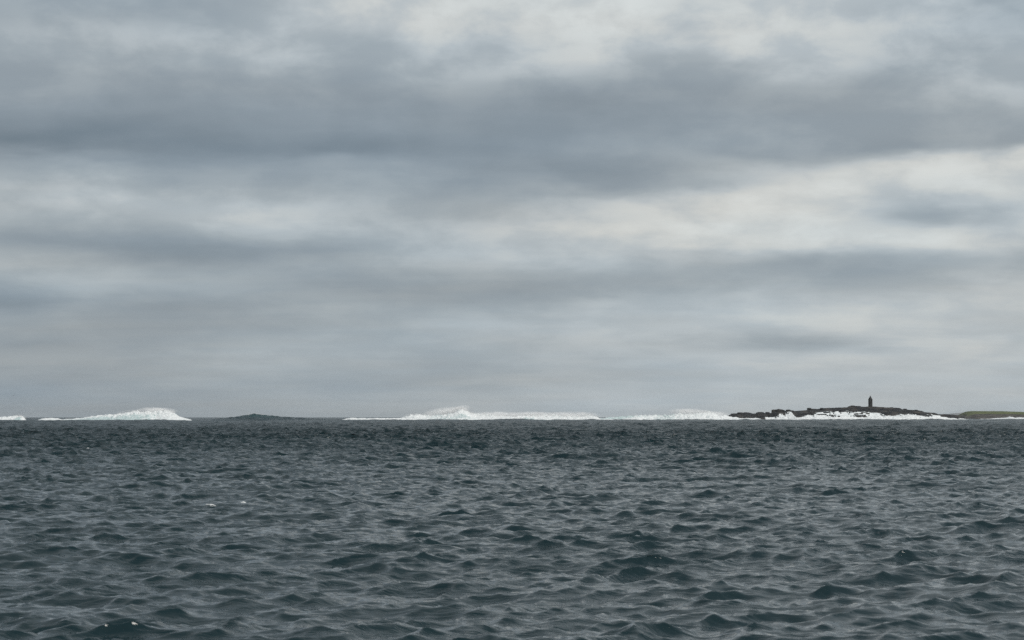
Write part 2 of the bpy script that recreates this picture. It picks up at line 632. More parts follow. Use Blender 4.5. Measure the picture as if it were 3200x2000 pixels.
def sea_attrs(x, y):
    """displacement, foam and reef tint of the sea at rest position x, y"""
    d = np.hypot(x, y)
    ax, ay, az_, aj = sample(T_CHOP, x, y, 0.0)
    bx, by, bz, bj = sample(T_CROSS, x, y, 0.61)
    sx, sy, sz, sj = sample(T_SWELL, x, y, 0.2)
    gust = (0.40 + 1.05 * (fbm(x / 22.0, y / 38.0, 40, 3) * 0.5 + 0.5)) * (0.66 + 1.05 * sstep(35, 330, d))
    calm = sstep(4000, 2500, d) * 0.8 + 0.2
    ox = (ax * gust + bx) * calm + sx
    oy = (ay * gust + by) * calm + sy
    oz = (az_ * gust + bz * (0.80 + 0.75 * sstep(35, 330, d))) * calm + sz * (0.3 + 0.7 * sstep(60, 700, d))
    jac = aj * bj
    foam = sstep(0.10, -0.35, jac) * sstep(0.02, 0.14, az_) * 0.5 * sstep(120, 400, d)
    for (px, py, w) in WHITECAPS:
        dd = sea_dist(py)
        cx, cy, hw = px2x(px, dd), dd, w / FPX * dd * 0.5
        hw = max(hw, 0.25)
        e = np.exp(-((x - cx) / hw) ** 2 - ((y - cy - 0.25 * np.sin(x * 1.7 / hw)) / (0.13 + 0.05 * hw)) ** 2)
        oz = oz + e * min(0.16, 0.06 + 0.04 * hw)
        foam = np.maximum(foam, e * 1.15)
    for (px, w, dd, hh) in SWELLS:
        oz = oz + hh * np.exp(-((x - px2x(px, dd)) / (w / FPX * dd)) ** 2 - ((y - dd) / 20.0) ** 2)
    shoal = np.exp(-((x - px2x(2400, 1850)) / 45.0) ** 2 - ((y - 1850.0) / 120.0) ** 2) * 0.7
    shoal = np.maximum(shoal, np.exp(-((x - px2x(1640, 1500)) / 30.0) ** 2 - ((y - 1480.0) / 70.0) ** 2) * 0.7)
    return ox, oy, oz, foam, shoal


def build_sea():
    cy0 = -6.0
    rows = [18.0]
    while rows[-1] < 16000:
        r = rows[-1]
        rows.append(r * (1 + (0.0019 if r < 300 else 0.0019 + 0.0028 * min(1, (r - 300) / 800) if r < 3000 else 0.03)))
    rows = np.array(rows)
    th = np.radians(np.linspace(-19.0, 19.0, 475))
    rr, tt = np.meshgrid(rows, th, indexing='ij')
    x, y = rr * np.sin(tt), cy0 + rr * np.cos(tt)
    ox, oy, oz, foam, shoal = sea_attrs(x, y)
    co = np.stack([x + ox, y + oy, oz], -1).reshape(-1, 3)
    lod = sstep(40, 380, rr)
    q = grid_quads(len(rows), len(th))[:, ::-1]
    # coarse surrounding water, off to the sides and behind
    r2 = np.concatenate([[0.5, 6.0], np.geomspace(18.0, 16000, 60)])
    th2 = np.radians(np.linspace(19.0, 341.0, 80))
    r2g, t2g = np.meshgrid(r2, th2, indexing='ij')
    x2, y2 = r2g * np.sin(t2g), cy0 + r2g * np.cos(t2g)
    z2 = sample(T_SWELL, x2, y2, 0.2)[2] * 0.5
    co2 = np.stack([x2, y2, z2], -1).reshape(-1, 3)
    q2 = grid_quads(len(r2), len(th2))[:, ::-1] + len(co)
    th3 = np.radians(np.linspace(-19.0, 19.0, 12))
    r3 = np.array([0.5, 6.0, 18.0])
    r3g, t3g = np.meshgrid(r3, th3, indexing='ij')
    co3 = np.stack([r3g * np.sin(t3g), cy0 + r3g * np.cos(t3g), 0 * r3g], -1).reshape(-1, 3)
    q3 = grid_quads(3, 12)[:, ::-1] + len(co) + len(co2)
    extra = np.zeros(len(co2) + len(co3))
    me = mesh_np('sea', np.concatenate([co, co2, co3]), np.concatenate([q, q2, q3]), attrs={
        'lod': np.concatenate([lod.ravel(), extra + 1]),
        'foam': np.concatenate([foam.ravel(), extra]),
        'shoal': np.concatenate([shoal.ravel(), extra])})
    me.materials.append(M_SEA)
    o = put(bpy.data.objects.new('sea', me), kind='structure')
    o['label'] = 'choppy dark slate blue sea reaching to the horizon'
    return o


build_sea()


# ------------------------------------------------------------------ rock island with its ledges
D_ISL = 2000.0
ISL_TOP = [(2262, 1316), (2274, 1303), (2285, 1294), (2300, 1291), (2325, 1289.5), (2352, 1291), (2361, 1293.5), (2363, 1289.5),
           (2386, 1289), (2392, 1291), (2410, 1290), (2416, 1285), (2421, 1284), (2425, 1283), (2440, 1283.5), (2448, 1286),
           (2455, 1284), (2470, 1283.5), (2500, 1283.5), (2520, 1283.5), (2526, 1279), (2562, 1278.5), (2568, 1276.5), (2600, 1273.5),
           (2640, 1271.5), (2655, 1269.3), (2690, 1269), (2700, 1270.5), (2720, 1270), (2740, 1271), (2766, 1271.5), (2800, 1275),
           (2826, 1279), (2860, 1282), (2900, 1288), (2930, 1293), (2965, 1294.5), (2990, 1298), (3010, 1302), (3024, 1312), (3036, 1318)]
ISL_FOAM = [(2262, 1320), (2380, 1320), (2382, 1304), (2400, 1309), (2425, 1300), (2428, 1291), (2440, 1291), (2444, 1301),
            (2450, 1290), (2470, 1291), (2474, 1304), (2500, 1300), (2540, 1291), (2570, 1289), (2600, 1288), (2640, 1287.5),
            (2690, 1290), (2735, 1291), (2745, 1297), (2790, 1297), (2812, 1300), (2830, 1294), (2850, 1296), (2872, 1301), (2900, 1296),
            (2925, 1300), (2940, 1304), (2952, 1311), (3010, 1315), (3040, 1320)]
X_ISL = float(px2x(2640, D_ISL))


def isl_height(X, Y):
    """height of the island; Y is measured from the ridge, negative towards the open water in front"""
    px = X / D_ISL * FPX + 1600 + 3.0 * fbm(X / 9.0, Y / 7.0, 61, 3)
    H = np.interp(px, [p[0] for p in ISL_TOP], py2z([p[1] for p in ISL_TOP], D_ISL))
    front = 30.0 + 34.0 * sstep(2380, 2560, px) * sstep(3030, 2800, px)
    s = np.where(Y < 0, 1 + Y / front, 1 - (Y / 45.0) ** 2 * 1.2)
    s = s + 0.10 * fbm(X / 17.0, Y / 11.0, 62, 4) * (1 - np.exp(-(Y / 9.0) ** 2) * 0.85)
    s = np.clip(s, -0.6, 1.03)
    zz = s * (np.maximum(H, 0) + 0.8) - 0.8
    zz = np.where(H < 0, H + (s - 1) * 3, zz)
    # bedding: flat treads and steep risers that follow the hump
    lift = 1.5
    tz = zz / lift + 0.9 * fbm(X / 30.0, Y / 26.0, 63, 4) + 0.03 * np.abs(X - px2x(2719, D_ISL))
    fl = np.floor(tz)
    fr = tz - fl
    fr2 = sstep(0.46, 0.74, fr) * 0.88 + fr * 0.12
    zt = zz + (fr2 - fr) * lift
    blocks = fbm(np.floor(X / 2.6 + 0.7 * fl) * 3.1, np.floor(Y / 3.0 + 0.37 * fl) * 2.3, 64, 1)
    return zt + 0.24 * blocks + 0.22 * fbm(X / 1.9, Y / 1.9, 65, 3)


def build_island():
    xs = np.arange(float(px2x(2258, D_ISL)), float(px2x(3040, D_ISL)), 0.5)
    ys = np.concatenate([np.arange(-72, 6, 0.42), np.arange(6, 50, 1.2)])
    X, Y = np.meshgrid(xs, ys)
    Z = isl_height(X, Y)
    co = np.stack([X, Y + D_ISL, Z], -1).reshape(-1, 3)
    q = grid_quads(len(ys), len(xs))
    zq = Z.ravel()[q].max(1)
    q = q[zq > -1.5]
    me = mesh_np('rock_island', co, q, smooth=False)
    me.materials.append(M_ROCK)
    isl = put(bpy.data.objects.new('rock_island', me), kind='structure')
    isl['label'] = 'low dark rock island of stepped ledges awash with white surf'
    # ---- white water running over the lower ledges
    pxg = X / D_ISL * FPX + 1600
    zf = np.interp(pxg, [p[0] for p in ISL_FOAM], py2z([p[1] for p in ISL_FOAM], D_ISL))
    Zs = Z.copy()
    for _ in range(2):
        Zs[1:-1, 1:-1] = (Zs[1:-1, 1:-1] * 2 + Zs[:-2, 1:-1] + Zs[2:, 1:-1] + Zs[1:-1, :-2] + Zs[1:-1, 2:]) / 6
    gy, gx = np.gradient(Zs, ys, xs)
    steep = np.hypot(gx, gy)
    streak = fbm(X / 2.2, Y / 30.0, 71, 4)
    patch = fbm(X / 9.0, Y / 6.0, 72, 4)
    low = sstep(3.2, 1.4, Z)
    score = (zf + 0.6 + 0.9 * patch - Z) / 1.5
    score = np.minimum(score, 1.3) - sstep(0.55, 1.3, steep) * (0.95 - 1.6 * streak) * (1 - 0.75 * low) + 0.95 * patch + 0.75 * low
    score = score - 1.3 * np.exp(-((pxg - 2580) / 22.0) ** 2 - ((Z - 4.3) / 1.3) ** 2)
    score = score - 1.4 * np.exp(-((pxg - 2665) / 26.0) ** 2 - ((Z - 3.6) / 1.8) ** 2) * (1 - 1.2 * np.clip(streak, 0, 1))
    score[zf < -1.5] = -1
    fm = (score > 0.28) & (Z > -1.2)
    lump = 0.22 + 0.45 * np.clip(fbm(X / 3.0, Y / 3.0, 73, 4) + 0.15, 0, 1) * (0.35 + low)
    fco = np.stack([X, Y + D_ISL - 0.12, Z + lump], -1).reshape(-1, 3)
    qf = grid_quads(len(ys), len(xs))
    qf = qf[fm.ravel()[qf].all(1)]
    me = mesh_np('surf', fco, qf, attrs={'thin': np.clip(0.9 - score, 0, 1)})
    me.materials.append(M_SURF)
    s = put(bpy.data.objects.new('surf', me), kind='stuff')
    s['label'] = 'white surf pouring down the dark island ledges'
    return isl


ISLAND = build_island()


def rock_lump(seed, sx, sy, sz):
    """an angular block: a jittered, cut box"""
    r = np.random.default_rng(seed)
    n = 5
    g = np.linspace(-1, 1, n)
    verts, faces, idx = [], [], {}

    def vid(p):
        key = tuple(np.round(p, 4))
        if key not in idx:
            idx[key] = len(verts)
            verts.append(p)
        return idx[key]
    for axis in range(3):
        for sgn in (-1, 1):
            for i in range(n - 1):
                for j in range(n - 1):
                    qd = []
                    for (a, b) in ((i, j), (i + 1, j), (i + 1, j + 1), (i, j + 1)):
                        p = np.zeros(3)
                        p[axis] = sgn
                        p[(axis + 1) % 3] = g[a]
                        p[(axis + 2) % 3] = g[b]
                        qd.append(vid(p))
                    faces.append(qd if sgn > 0 else qd[::-1])
    vv = np.array(verts)
    rad = np.linalg.norm(vv, axis=1, keepdims=True)
    vv = vv * (0.45 + 0.55 / rad) * (1 + 0.10 * r.standard_normal((len(vv), 1)))
    vv *= np.array([sx, sy, sz])
    return vv, np.array(faces)


def build_boulders():
    spots = [(2418, 3.0, 2.1, 1.9), (2432, 3.9, 2.8, 2.1), (2444, 2.4, 2.0, 1.5), (2375, 3.6, 2.4, 1.4), (2398, 2.7, 2.2, 1.3),
             (2462, 2.6, 2.0, 1.3), (2528, 2.4, 1.8, 1.2), (2566, 2.0, 1.7, 1.1), (2664, 2.6, 2.0, 0.9), (2826, 1.9, 1.6, 1.0),
             (2785, 2.0, 1.6, 0.8), (2312, 3.3, 2.2, 1.2), (2862, 1.7, 1.5, 0.8)]
    for i, (px, sx, sy, sz) in enumerate(spots):
        x = float(px2x(px, D_ISL))
        yy = -1.5 if i % 2 else 0.5
        z = float(isl_height(np.array([x]), np.array([yy]))[0])
        vv, ff = rock_lump(200 + i, sx * 0.85, sy, sz * 0.8)
        me = mesh_np('boulder', vv, ff, smooth=False)
        me.materials.append(M_ROCK)
        o = put(bpy.data.objects.new('boulder', me), parent=ISLAND)
        o.location = (x, D_ISL + yy, z + sz * 0.12)
        o.rotation_euler = (0, 0, 0.4 * math.sin(i * 2.3))


build_boulders()


# ------------------------------------------------------------------ beacon tower
def lathe(name, prof, n, mat, parent, rot=0.0, smooth=False):
    co, q = [], []
    for (r, z) in prof:
        for k in range(n):
            a = rot + 2 * math.pi * k / n
            co.append((r * math.cos(a), r * math.sin(a), z))
    for i in range(len(prof) - 1):
        for k in range(n):
            k2 = (k + 1) % n
            q.append((i * n + k, i * n + k2, (i + 1) * n + k2, (i + 1) * n + k))
    me = bpy.data.meshes.new(name)
    me.from_pydata(co, [], q + [tuple(range(n))[::-1], tuple((len(prof) - 1) * n + k for k in range(n))])
    me.materials.append(mat)
    if smooth:
        for p in me.polygons:
            p.use_smooth = True
    return put(bpy.data.objects.new(name, me), parent=parent)


def build_tower():
    x = float(px2x(2719, D_ISL))
    z0 = float(isl_height(np.array([x - 1, x, x + 1.0]), np.array([-1.0, 0.0, -1.0])).min()) - 0.3
    t = bpy.data.objects.new('beacon_tower', None)
    put(t, label='dark stone beacon tower with a pointed cap on the island summit', cat='tower')
    t.location = (x, D_ISL, z0)
    ztop = float(py2z(1236, D_ISL)) - z0
    zeave = float(py2z(1248.3, D_ISL)) - z0
    rb = 2.12
    lathe('plinth', [(rb + 0.28, -0.5), (rb + 0.28, 0.55), (rb + 0.12, 0.7)], 8, M_TOWER, t, R(22.5))
    # shaft in stone courses, every second one a little proud
    prof, z = [(rb, 0.5)], 0.5
    nc = 15
    for k in range(nc):
        h = (zeave - 0.5) / nc
        rk = rb - 0.03 * k / nc + (0.035 if k % 2 else 0.0)
        prof += [(rk, z + 0.02), (rk, z + h - 0.02)]
        z += h
    lathe('shaft', prof, 8, M_TOWER, t, R(22.5))
    lathe('eaves_band', [(rb + 0.10, zeave - 0.22), (rb + 0.14, zeave - 0.05), (rb + 0.14, zeave + 0.12), (rb + 0.02, zeave + 0.2)], 8, M_ROOF, t, R(22.5))
    roof = lathe('roof', [(rb + 0.05, zeave + 0.05), (rb * 0.52, zeave + (ztop - zeave) * 0.48), (0.16, ztop - 0.35)], 8, M_ROOF, t, R(22.5))
    lathe('finial', [(0.16, ztop - 0.55), (0.19, ztop - 0.3), (0.05, ztop + 0.1)], 8, M_ROOF, roof, 0)
    # narrow doorway facing the water
    m = bpy.data.meshes.new('door')
    w, h, dpt = 0.42, 1.7, rb * math.cos(R(22.5)) + 0.04
    m.from_pydata([(-w, -dpt - 0.05, 0.75), (w, -dpt - 0.05, 0.75), (w, -dpt - 0.05, 0.75 + h), (-w, -dpt - 0.05, 0.75 + h),
                   (-w, -dpt + 0.1, 0.75), (w, -dpt + 0.1, 0.75), (w, -dpt + 0.1, 0.75 + h), (-w, -dpt + 0.1, 0.75 + h)], [],
                  [(0, 1, 2, 3), (1, 5, 6, 2), (4, 0, 3, 7), (3, 2, 6, 7), (0, 4, 5, 1)])
    m.materials.append(M_ROOF)
    put(bpy.data.objects.new('door', m), parent=t)


build_tower()


# ------------------------------------------------------------------ grassy island and far land
def build_grass_island():
    D = 2450.0
    top = [(2900, 1318), (2955, 1310), (2985, 1303), (3005, 1297), (3015, 1291), (3024, 1286), (3036, 1284.5), (3060, 1284.5), (3120, 1285),
           (3160, 1286), (3200, 1287.5), (3320, 1290), (3480, 1293), (3560, 1305), (3590, 1318)]
    xs = np.arange(float(px2x(2890, D)), float(px2x(3600, D)), 0.9)
    ys = np.concatenate([np.arange(-75, 5, 0.9), np.arange(5, 80, 4)])
    X, Y = np.meshgrid(xs, ys)
    px = X / D * FPX + 1600 + 2.5 * fbm(X / 14.0, Y / 14.0, 81, 3)
    H = np.interp(px, [p[0] for p in top], py2z([p[1] for p in top], D))
    bank = sstep(-46, -18, Y + 5 * fbm(X / 22.0, Y / 40.0, 82, 3))
    s = np.where(Y < 0, 0.34 * sstep(-72, -46, Y) + 0.56 * bank + 0.10 * sstep(-20, 0, Y), 1 - (Y / 80.0) ** 2)
    Z = np.where(H > 0, s * (H + 1.0) - 1.0, H)
    rocky = 1 - sstep(0.5, 0.75, s)
    Z = Z + 0.75 * rocky * fbm(X / 4.0, Y / 3.0, 83, 4) + 0.22 * fbm(X / 7.0, Y / 7.0, 84, 4)
    left = sstep(2995, 3035, px)
    turf = sstep(0.55, 0.80, s) * (0.35 + 0.65 * left)
    q = grid_quads(len(ys), len(xs))
    q = q[Z.ravel()[q].max(1) > -0.8]
    me = mesh_np('grassy_island', np.stack([X, Y + D, Z], -1).reshape(-1, 3), q, attrs={'turf': turf})
    me.materials.append(M_GRASS)
    o = put(bpy.data.objects.new('grassy_island', me), kind='structure')
    o['label'] = 'flat topped island with olive turf above a dark rocky shore'
    # surf along its shore
    n = 620
    sx = np.linspace(float(px2x(2998, D)), float(px2x(3590, D)), n)
    cs = np.linspace(0, 1, 22)
    SX, C = np.meshgrid(sx, cs)
    ppx = SX / D * FPX + 1600
    hh = np.interp(ppx, [2998, 3020, 3060, 3090, 3112, 3125, 3150, 3165, 3180, 3200, 3230, 3300, 3590],
                   [0.3, 1.3, 1.7, 2.2, 3.6, 3.2, 2.6, 3.8, 3.9, 2.8, 3.0, 2.4, 0.4])
    ZZ = hh * np.sin(np.pi * np.clip(C, 0, 1)) ** 0.8 * (1 + 0.45 * fbm(SX / 5.0, C * 4, 85, 4)) - 0.6
    YY = D - 82 + 26 * C + 5 * fbm(SX / 18.0, C * 0.3, 86, 3)
    me = mesh_np('surf', np.stack([SX, YY, ZZ], -1).reshape(-1, 3), grid_quads(22, n), attrs={'thin': np.zeros(n * 22)})
    me.materials.append(M_SURF)
    s2 = put(bpy.data.objects.new('surf', me), kind='stuff')
    s2['label'] = 'white surf along the shore of the grassy island'


build_grass_island()


def build_hill():
    D = 9000.0
    top = [(2940, 1304), (2958, 1297), (2972, 1292.5), (2990, 1290.5), (3010, 1289), (3060, 1288), (3160, 1289), (3300, 1292), (3420, 1298), (3480, 1304)]
    xs = np.linspace(float(px2x(2936, D)), float(px2x(3484, D)), 160)
    ys = np.linspace(-220, 260, 28)
    X, Y = np.meshgrid(xs, ys)
    H = np.interp(X / D * FPX + 1600, [p[0] for p in top], py2z([p[1] for p in top], D))
    Z = (H + 2) * np.clip(1 - (Y / 240.0) ** 2, -0.2, 1) + 1.2 * fbm(X / 60.0, Y / 60.0, 90, 4) - 2
    me = mesh_np('hill', np.stack([X, Y + D, Z], -1).reshape(-1, 3), grid_quads(28, 160))
    me.materials.append(M_HILL)
    o = put(bpy.data.objects.new('hill', me), kind='structure')
    o['label'] = 'pale hazy headland far behind the grassy island'


build_hill()


# ------------------------------------------------------------------ breaking waves
def droplets(name, pts, size, parent):
    """a drift of spray: small tetrahedral drops"""
    r = np.random.default_rng(len(pts))
    n = len(pts)
    base = np.array([[1, 1, 1], [1, -1, -1], [-1, 1, -1], [-1, -1, 1]], float)
    sz = size * (0.4 + 1.2 * r.random((n, 1, 1)) ** 2)
    jit = base[None] + 0.5 * r.standard_normal((n, 4, 3))
    co = (pts[:, None, :] + jit * sz).reshape(-1, 3)
    b = np.arange(n)[:, None] * 4
    tr = np.concatenate([b + np.array(t) for t in ((0, 1, 2), (0, 3, 1), (0, 2, 3), (1, 3, 2))], 0)
    me = mesh_np(name, co, tris=tr, smooth=False)
    me.materials.append(M_SPRAY)
    o = put(bpy.data.objects.new(name, me), parent=parent)
    o['kind'] = 'stuff'
    return o


def breaker(name, label, group, D, prof, front, back, mat, lump=0.7, thin=None, sprays=(), seed=0, res=0.42, part='foam', ragged=1.0, mists=()):
    """a wave ridge lying across the view; prof = crest outline (photograph column, row) at distance D"""
    root = bpy.data.objects.new(name, None)
    put(root, label=label, cat='wave', group=group)
    prof = [(prof[0][0] - 8, 1326)] + list(prof) + [(prof[-1][0] + 8, 1326)]
    p0, p1 = prof[0][0], prof[-1][0]
    x0, x1 = float(px2x(p0, D)), float(px2x(p1, D))
    xc = 0.5 * (x0 + x1)
    root.location = (xc, D, 0)
    xs = np.arange(x0, x1 + res, res)
    ys = np.concatenate([np.linspace(-front, 0, max(12, int(front / (res * 1.1)))), np.linspace(0, back, max(8, int(back / (res * 1.8))))[1:]])
    X, Y = np.meshgrid(xs, ys)
    sw = 3.0 * fbm(X / 25.0, X * 0, seed + 300, 2)
    H = np.interp(X / D * FPX + 1600, [p[0] for p in prof], py2z([p[1] for p in prof], D))
    f = np.clip(1 + Y / front, 0, 1)
    s = np.where(Y < 0, 0.45 * f + 0.55 * f ** 2.2, np.clip(1 - Y / back, 0, 1) ** 1.4)
    n1 = fbm(X / 6.5, Y / 4.5, seed + 301, 4)
    n2 = fbm(X / 2.0, Y / 1.6, seed + 302, 4)
    n3 = np.abs(fbm(X / 3.6, Y / 2.6, seed + 303, 3))
    edge = np.clip(s * 1.6, 0, 1) * np.clip(H / 4.0, 0.25, 1.3)
    s = np.where(Y < 0, np.clip(s + 0.16 * fbm(X / 9.0, Y / 30.0, seed + 306, 3) * (1 - s) * 2 - 0.03, 0, 1), s)
    Z = (H + 1.0) * s - 1.0 + 1.35 * lump * edge * (0.55 * n1 + 0.5 * n2 - 0.55 * n3 + 0.12)
    Z += ragged * 0.6 * np.exp(-(Y / 1.5) ** 2) * fbm(X / 1.3, Y, seed + 305, 3) * np.clip(H / 4, 0.3, 1)
    Yd = Y + sw + lump * 1.1 * fbm(X / 4.0, s * 5.0, seed + 304, 3)
    th = np.zeros_like(X) if thin is None else thin(X / D * FPX + 1600, s)
    co = np.stack([X - xc, Yd, Z], -1).reshape(-1, 3)
    q = grid_quads(len(ys), len(xs))
    me = mesh_np(part, co, q, attrs={'thin': th})
    me.materials.append(mat)
    put(bpy.data.objects.new(part, me), parent=root)
    r = np.random.default_rng(seed + 17)
    for (pa, pb, rows, n, drift, size) in sprays:
        # rows: outline of the spray's upper edge; drops thin out upwards and downwind (to the left)
        pp = pb - (pb - pa) * r.random(n) ** 1.35
        xx = px2x(pp, D)
        base = np.interp(pp, [p[0] for p in prof], py2z([p[1] for p in prof], D))
        topz = np.interp(pp, [p[0] for p in rows], py2z([p[1] for p in rows], D))
        gustn = 0.5 + 0.9 * np.clip(fbm(xx / 4.0, xx * 0, seed + 400, 4) * 0.6 + 0.5, 0, 1)
        hgt = np.maximum(topz - base, 0.1) * gustn
        uu = r.random(n) ** 1.5 * (1 + 0.25 * np.abs(r.standard_normal(n)))
        z = base - 0.5 + (hgt + 0.5) * uu
        x = xx - drift * uu * r.random(n) + 0.5 * r.standard_normal(n)
        y = 1.5 + 3.0 * r.standard_normal(n)
        droplets('spray', np.stack([x - xc, y, z], 1), size, root)
    for (pa, pb, rb, rt, tilt) in mists:
        # soft cloud of blown spray between columns pa..pb and rows rb (low) .. rt (high)
        co, q, nu, nv = [], [], 20, 10
        for i in range(nv + 1):
            t = math.pi * i / nv
            for k in range(nu):
                a = 2 * math.pi * k / nu
                co.append((math.sin(t) * math.cos(a), math.sin(t) * math.sin(a), -math.cos(t)))
        for i in range(nv):
            for k in range(nu):
                q.append((i * nu + k, i * nu + (k + 1) % nu, (i + 1) * nu + (k + 1) % nu, (i + 1) * nu + k))
        me = mesh_np('mist', co, q)
        me.materials.append(M_MIST)
        o = put(bpy.data.objects.new('mist', me), parent=root)
        o['kind'] = 'stuff'
        o.location = (0.5 * float(px2x(pa, D) + px2x(pb, D)) - xc, 3.0, 0.5 * float(py2z(rb, D) + py2z(rt, D)))
        o.scale = (0.5 * float(px2x(pb, D) - px2x(pa, D)), 6.0, 0.5 * float(py2z(rt, D) - py2z(rb, D)))
        o.rotation_euler = (0, tilt, 0)
    return root


G = 'breaking waves on the reef'
# small wave at the far left edge
breaker('breaking_wave', 'small breaker with a little white crest, beyond the thin line of foam', G, 1600.0,
        [(-120, 1312), (-60, 1303), (0, 1302), (30, 1301), (55, 1299.5), (68, 1299.5), (74, 1302), (82, 1310)], 14, 9, M_FOAM,
        lump=0.6, seed=10, thin=lambda p, s: np.exp(-((p - 62) / 8.0) ** 2) * (s < 0.8) * 1.0,
        sprays=[(50, 78, [(50, 1299), (66, 1296), (78, 1303)], 750, 2.0, 0.055)])
breaker('breaking_wave', 'thin low line of foam beside the tapering tail of the largest breaker', G, 1580.0,
        [(122, 1312), (135, 1308), (160, 1306), (185, 1307), (200, 1312)], 9, 6, M_FOAM, lump=0.35, seed=20)
# the big one on the left
breaker('breaking_wave', 'largest breaker, a long white hump with spray off its tall rounded end', G, 1620.0,
        [(178, 1313), (200, 1310), (250, 1306), (300, 1300), (350, 1294.5), (392, 1288.5), (402, 1287), (430, 1286), (460, 1285.5), (480, 1283.5),
         (500, 1282), (520, 1282.5), (536, 1285), (548, 1289), (558, 1295), (570, 1302), (585, 1308), (600, 1312)], 26, 12, M_FOAM,
        lump=0.85, seed=30, mists=[(420, 560, 1296, 1271, 0.03)], thin=lambda p, s: 0.55 * sstep(560, 430, p) * sstep(0.95, 0.5, s),  # tint on the left face also paints in its shading
        sprays=[(425, 545, [(425, 1284), (440, 1280), (470, 1279), (490, 1276.5), (510, 1277), (530, 1279.5), (545, 1286)], 3300, 5.0, 0.055),
                (370, 440, [(370, 1289), (400, 1282.5), (440, 1282)], 1350, 3.0, 0.055)])
# glassy swell rearing up
breaker('rising_swell', 'steep teal green swell not yet broken, between two white breakers', None, 1150.0,
        [(660, 1311), (700, 1306), (730, 1302.5), (750, 1300), (770, 1296.5), (787, 1293), (797, 1292), (806, 1293.5), (822, 1295.5), (840, 1297.5), (866, 1300),
         (885, 1301.5), (905, 1302.5), (925, 1304), (960, 1306), (1000, 1309), (1040, 1313)], 34, 14, M_SWELL,
        lump=0.4, ragged=0.3, seed=40, part='water_face', thin=lambda p, s: sstep(0.35, 0.95, s) * np.exp(-((p - 810) / 60.0) ** 2),
        sprays=[(775, 830, [(775, 1296), (797, 1290.5), (830, 1296)], 350, 1.0, 0.056)])
# long breaker in the middle
breaker('breaking_wave', 'low flat tongue of foam running off the middle breaker', G, 1640.0,
        [(1062, 1313), (1080, 1308.5), (1095, 1306), (1120, 1306.5), (1160, 1307), (1220, 1307), (1260, 1306), (1300, 1307), (1330, 1313)], 12, 8, M_FOAM,
        lump=0.4, seed=50)
breaker('breaking_wave', 'middle breaker with a curling plume of spray blowing off its peak', G, 1680.0,
        [(1235, 1312), (1255, 1305), (1275, 1298), (1300, 1294.5), (1320, 1296), (1345, 1298), (1370, 1298.5), (1395, 1296), (1418, 1290), (1428, 1282), (1437, 1277), (1446, 1276.5), (1455, 1280),
         (1464, 1286), (1475, 1291), (1500, 1294), (1530, 1296), (1560, 1299), (1600, 1301), (1625, 1306), (1645, 1312)], 22, 11, M_FOAM,
        lump=0.8, seed=60, mists=[(1315, 1475, 1305, 1270, -0.10), (1395, 1475, 1297, 1267, -0.3), (1455, 1640, 1310, 1284, 0.0)], thin=lambda p, s: 0.42 * np.exp(-((p - 1440) / 42.0) ** 2) * sstep(0.75, 0.5, s) * sstep(0.15, 0.35, s) + 0.3 * np.exp(-((p - 1370) / 30.0) ** 2),
        sprays=[(1335, 1448, [(1335, 1292), (1370, 1286), (1400, 1278), (1430, 1272.5), (1448, 1273)], 3600, 5.0, 0.055),
                (1425, 1480, [(1425, 1274), (1440, 1271.5), (1455, 1277), (1480, 1289)], 1500, 1.5, 0.055),
                (1270, 1350, [(1270, 1298), (1298, 1291), (1345, 1294)], 1350, 3.0, 0.055),
                (1470, 1620, [(1470, 1289), (1520, 1291), (1550, 1292.5), (1620, 1296)], 2400, 6.0, 0.055)])
breaker('breaking_wave', 'mist topped ragged breaker following the plumed one', G, 1720.0,
        [(1560, 1312), (1585, 1304), (1610, 1300), (1640, 1298), (1655, 1298.5), (1690, 1299), (1720, 1297), (1735, 1296), (1760, 1299), (1790, 1300),
         (1820, 1301), (1845, 1299), (1856, 1300), (1868, 1305), (1882, 1312)], 18, 10, M_FOAM, lump=0.8, seed=70, mists=[(1560, 1760, 1312, 1284, 0.0), (1680, 1885, 1314, 1284, 0.0)],
        thin=lambda p, s: 0.6 * np.exp(-((p - 1650) / 22.0) ** 2) * sstep(0.9, 0.4, s),
        sprays=[(1590, 1700, [(1590, 1297), (1640, 1292), (1670, 1291), (1700, 1293)], 3600, 6.0, 0.055),
                (1690, 1865, [(1690, 1293), (1730, 1288), (1760, 1292), (1800, 1293), (1835, 1293), (1852, 1291), (1865, 1299)], 5100, 8.0, 0.055)])
# breaker running up to the island
breaker('breaking_wave', 'long breaker that grows towards the rock island and ends in a frothy curl', G, 1800.0,
        [(1815, 1313), (1850, 1309), (1900, 1305), (1950, 1302), (1975, 1299), (1995, 1296.5), (2010, 1297), (2040, 1298), (2070, 1297), (2100, 1296),
         (2120, 1291), (2135, 1292), (2160, 1291), (2180, 1291), (2200, 1289), (2215, 1286.5), (2225, 1288), (2231, 1294), (2245, 1298), (2262, 1298.5),
         (2285, 1303), (2310, 1306), (2350, 1306.5), (2374, 1308), (2392, 1314)], 20, 11, M_FOAM, lump=0.85, seed=80, mists=[(2080, 2245, 1302, 1275, 0.05), (2185, 2285, 1306, 1284, 0.03)],
        thin=lambda p, s: 0.62 * np.exp(-((p - 1930) / 60.0) ** 2) * (s > 0.6) + 0.35 * np.exp(-((p - 2080) / 50.0) ** 2),
        sprays=[(2110, 2228, [(2110, 1290), (2140, 1284), (2165, 1280.5), (2190, 1284), (2215, 1283), (2228, 1289)], 3900, 6.0, 0.055),
                (2225, 2350, [(2225, 1291), (2260, 1289), (2300, 1290), (2350, 1296)], 150, 6.0, 0.055),
                (1990, 2120, [(1990, 1294), (2050, 1294), (2120, 1289)], 750, 4.0, 0.055)])
